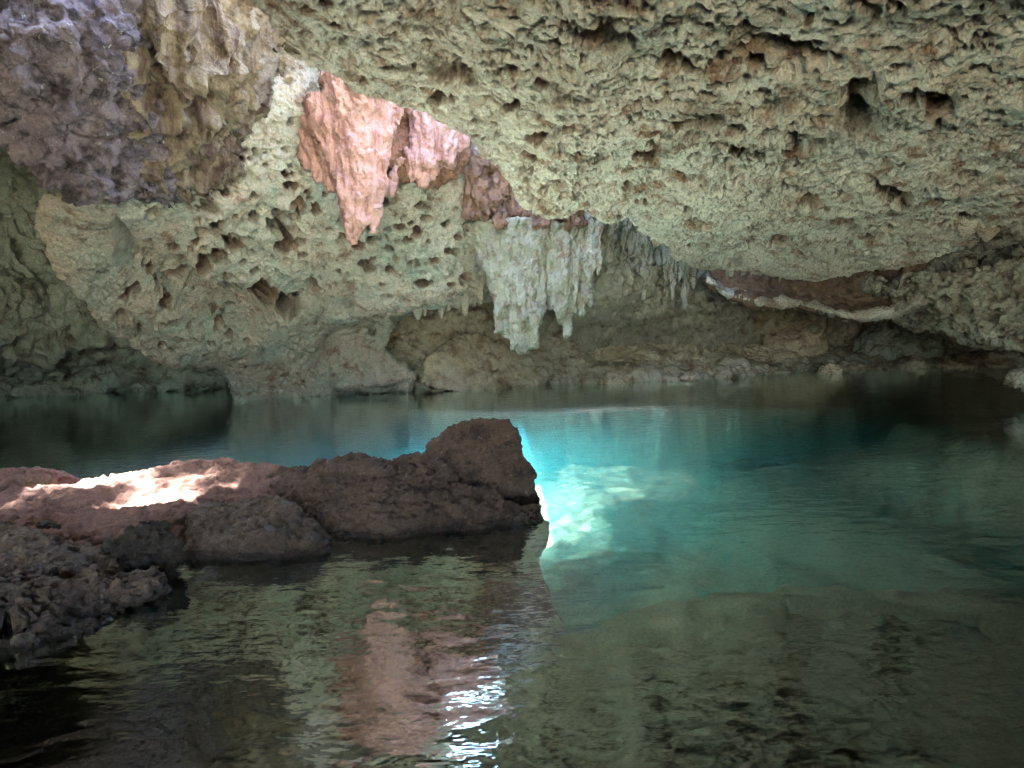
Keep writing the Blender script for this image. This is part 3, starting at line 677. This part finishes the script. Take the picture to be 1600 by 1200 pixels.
def shore_bed(p):
    x, y = p[:, 0], p[:, 1]; flat = np.stack([x, y, x * 0], 1); wob = fbm(flat * .9, 4, 212)
    e = x + .45 * (2.6 - y) * 0 - np.interp(y, [1, 2, 2.6, 3.2, 3.7, 4.3], [-1.5, -1.35, -1.3, -1.1, -.4, -.1]) + .45 * wob + .12 * fbm(flat * 4, 4, 214)
    return -.14 + .05 * fbm(flat * 2.5, 4, 205) + .035 * ridged(flat * np.array([5, 9, 1]), 4, 213) - 1.0 * sstep(0, .6, e)
o = bed("shore_bed", -4.5, 1.2, -2, 4.7, shore_bed, M_wet)
tag(o, "dark submerged rock apron running out from the left shore under shallow water", "rock apron")
m = bpy.data.materials.new("clear_water"); m.use_nodes = True; t = m.node_tree; N = t.nodes; L = t.links
N.remove(N["Principled BSDF"]); out = N["Material Output"]
tr = N.new("ShaderNodeBsdfTransparent"); gl = N.new("ShaderNodeBsdfGlossy"); gl.inputs["Roughness"].default_value = .012; gl.inputs["Color"].default_value = (.80, .93, .88, 1)
fr = N.new("ShaderNodeFresnel"); fr.inputs["IOR"].default_value = 2.0
mx = N.new("ShaderNodeMixShader"); rm = N.new("ShaderNodeMapRange"); rm.inputs[2].default_value = .63; rm.inputs[4].default_value = 1.0; rm.inputs[3].default_value = .02; L.new(fr.outputs[0], rm.inputs[0]); L.new(rm.outputs[0], mx.inputs[0]); L.new(tr.outputs[0], mx.inputs[1]); L.new(gl.outputs[0], mx.inputs[2]); L.new(mx.outputs[0], out.inputs["Surface"])
geo = N.new("ShaderNodeNewGeometry"); mp = N.new("ShaderNodeMapping"); mp.inputs["Scale"].default_value = (1.0, 1.7, 1); L.new(geo.outputs["Position"], mp.inputs[0])
n1 = N.new("ShaderNodeTexNoise"); n1.inputs["Scale"].default_value = 5; n1.inputs["Detail"].default_value = 3; n1.inputs["Roughness"].default_value = .45; L.new(mp.outputs[0], n1.inputs["Vector"])
bp = N.new("ShaderNodeBump"); bp.inputs["Strength"].default_value = 1.0; bp.inputs["Distance"].default_value = .0062; L.new(n1.outputs["Fac"], bp.inputs["Height"])
L.new(bp.outputs[0], gl.inputs["Normal"]); L.new(bp.outputs[0], fr.inputs["Normal"])
va = N.new("ShaderNodeVolumeAbsorption"); va.inputs["Color"].default_value = (.12, .80, .86, 1); va.inputs["Density"].default_value = .28
vs_ = N.new("ShaderNodeVolumeScatter"); vs_.inputs["Color"].default_value = (.05, .60, .92, 1); vs_.inputs["Density"].default_value = .18
av = N.new("ShaderNodeAddShader"); L.new(va.outputs[0], av.inputs[0]); L.new(vs_.outputs[0], av.inputs[1]); L.new(av.outputs[0], out.inputs["Volume"])
x0, x1, y0, y1, zb = -11.9, 14, -6, 24, -2
o = mesh_obj("water", [(x0,y0,zb),(x1,y0,zb),(x1,y1,zb),(x0,y1,zb),(x0,y0,0),(x1,y0,0),(x1,y1,0),(x0,y1,0)],
             [(0,3,2,1),(4,5,6,7),(0,1,5,4),(1,2,6,5),(2,3,7,6),(3,0,4,7)], m, origin=(0, 0, 0), smooth=False); tag(o, kind="structure")

# ------------------------------------------------------------------ hill over the cave (closed shell with sky holes) and ground outside
holes = [[(-4.5,7.0),(-4.5,5.5),(-3.2,5.5),(-2.4,6.9),(-.2,6.2),(1.4,8.0),(.9,12.2),(-.9,11.4),(-1.6,9.4),(-2.8,7.9)]]
def inside(x, y, poly):
    c = np.zeros(x.shape, bool); n = len(poly)
    for i in range(n):
        (xa, ya), (xb, yb) = poly[i], poly[i - 1]
        c ^= ((ya > y) != (yb > y)) & (x < (xb - xa) * (y - ya) / (yb - ya + 1e-12) + xa)
    return c
nx, ny = 150, 150
hx = np.linspace(-13, 17, nx); hy = np.linspace(-7.0, 27, ny); X, Y = np.meshgrid(hx, hy)
pp = np.stack([X.ravel(), Y.ravel(), X.ravel() * 0], 1)
zb_ = 5.0 + .15 * fbm(pp * .7, 3, 301).reshape(X.shape); zt = zb_ + .35 + .9 * np.clip(fbm(pp * .3, 4, 302).reshape(X.shape) + .3, 0, 2)
xc, yc = (X[:-1, :-1] + X[1:, 1:]) / 2, (Y[:-1, :-1] + Y[1:, 1:]) / 2
keep = np.ones(xc.shape, bool)
for h in holes: keep &= ~inside(xc, yc, h)
vt = np.stack([X.ravel(), Y.ravel(), zt.ravel()], 1); vb = np.stack([X.ravel(), Y.ravel(), zb_.ravel()], 1)
nn = nx * ny; fl = []
idx = np.arange(nn).reshape(ny, nx)
kp = np.pad(keep, 1)
for j in range(ny - 1):
    for i in range(nx - 1):
        if not keep[j, i]: continue
        a, b, c, d = idx[j, i], idx[j, i + 1], idx[j + 1, i + 1], idx[j + 1, i]
        fl.append((a, b, c, d)); fl.append((a + nn, d + nn, c + nn, b + nn))
        for (e, f), nb in (((a, b), kp[j, i + 1]), ((b, c), kp[j + 1, i + 2]), ((c, d), kp[j + 2, i + 1]), ((d, a), kp[j + 1, i])):
            if not nb: fl.append((e, e + nn, f + nn, f))
allv = [vt, vb]; base = 2 * nn
def wallbox(x0, x1, y0, y1, z0, z1):
    global base
    allv.append(np.array([(x0,y0,z0),(x1,y0,z0),(x1,y1,z0),(x0,y1,z0),(x0,y0,z1),(x1,y0,z1),(x1,y1,z1),(x0,y1,z1)], float))
    for f in ((0,3,2,1),(4,5,6,7),(0,1,5,4),(1,2,6,5),(2,3,7,6),(3,0,4,7)): fl.append(tuple(base + k for k in f))
    base += 8
wallbox(-13, -12, -7, 27, -2, 5.2); wallbox(16, 17, -7, 27, -2, 5.2); wallbox(-12, 16, 26, 27, -2, 5.2)
wallbox(-12, -3.5, -6.9, -6.2, -2, 5.2); wallbox(4, 16, -6.9, -6.2, -2, 5.2); wallbox(-3.5, 4, -6.8, -6.3, 3.0, 5.2)
o = mesh_obj("hill", np.concatenate(allv), fl, M_ground, origin=(0, 0, 0)); tag(o, kind="structure")
# ground: one sheet round the pool out to the horizon (open where the pool lies)
ring = []
for s, z in ((1, -.02), (1.25, .25), (3, .5), (20, .6)):
    ring.append([(2.5 + (X_ - 2.5) * s, 10.5 + (Y_ - 10.5) * s, z) for X_, Y_ in ((-11.9, -6), (14, -6), (14, 24), (-11.9, 24))])
gv = [p for r in ring for p in r]; gf = []
for k in range(3):
    for j in range(4): gf.append((k*4+j, k*4+4+j, k*4+4+(j+1) % 4, k*4+(j+1) % 4))
o = mesh_obj("ground", gv, gf, M_ground, origin=(0, 0, 0), smooth=False); tag(o, kind="structure")

# unseen screen of leaf quads, added above the skylight to thin the sun
M_screen = rock_mat("screen_green", (.06, .11, .03), (.04, .08, .02), (.09, .12, .03), .4, 3, .1)
def sun_screen(n, x0, x1, y0, y1, size, seed, clump=0.0):
    r = np.random.default_rng(seed)
    c = np.stack([r.uniform(x0, x1, n), r.uniform(y0, y1, n), np.zeros(n)], 1)
    if clump: c = c[r.uniform(0, 1, n) < np.clip(.5 + clump * fbm(c * np.array([1.6, 1.6, 0]) + seed, 3, 401), 0, 1)]
    n = len(c); h = r.uniform(11.5, 14, n); c = c + np.stack([SUN.x / SUN.z * (h - 6.5), SUN.y / SUN.z * (h - 6.5), h], 1)
    a = r.normal(size=(n, 3)) * np.array([1, 1, .4]); a /= np.linalg.norm(a, axis=1, keepdims=True)
    b = np.cross(a, r.normal(size=(n, 3)) * .4 + np.array([0, 0, 1])); b /= np.linalg.norm(b, axis=1, keepdims=True)
    L_ = size * r.uniform(.6, 1.3, (n, 1))
    v = np.stack([c - a * L_, c + b * L_ * .42, c + a * L_, c - b * L_ * .42], 1).reshape(-1, 3)
    return v, np.arange(4 * n).reshape(n, 4)
va_, fa_ = np.zeros((0, 3)), np.zeros((0, 4), int)
for args in ((46000, -4.9, -3.1, 5.6, 7.4, .026, 1, 1.1), (105000, -1.25, 1.7, 7.9, 12.7, .027, 2, 0), (16000, .0, 1.5, 7.9, 12.7, .027, 4, 0)):
    v_, f_ = sun_screen(*args); fa_ = np.concatenate([fa_, f_ + len(va_)]); va_ = np.concatenate([va_, v_])
o = mesh_obj("sun_screen", va_, fa_, M_screen, smooth=False); tag(o, kind="stuff")
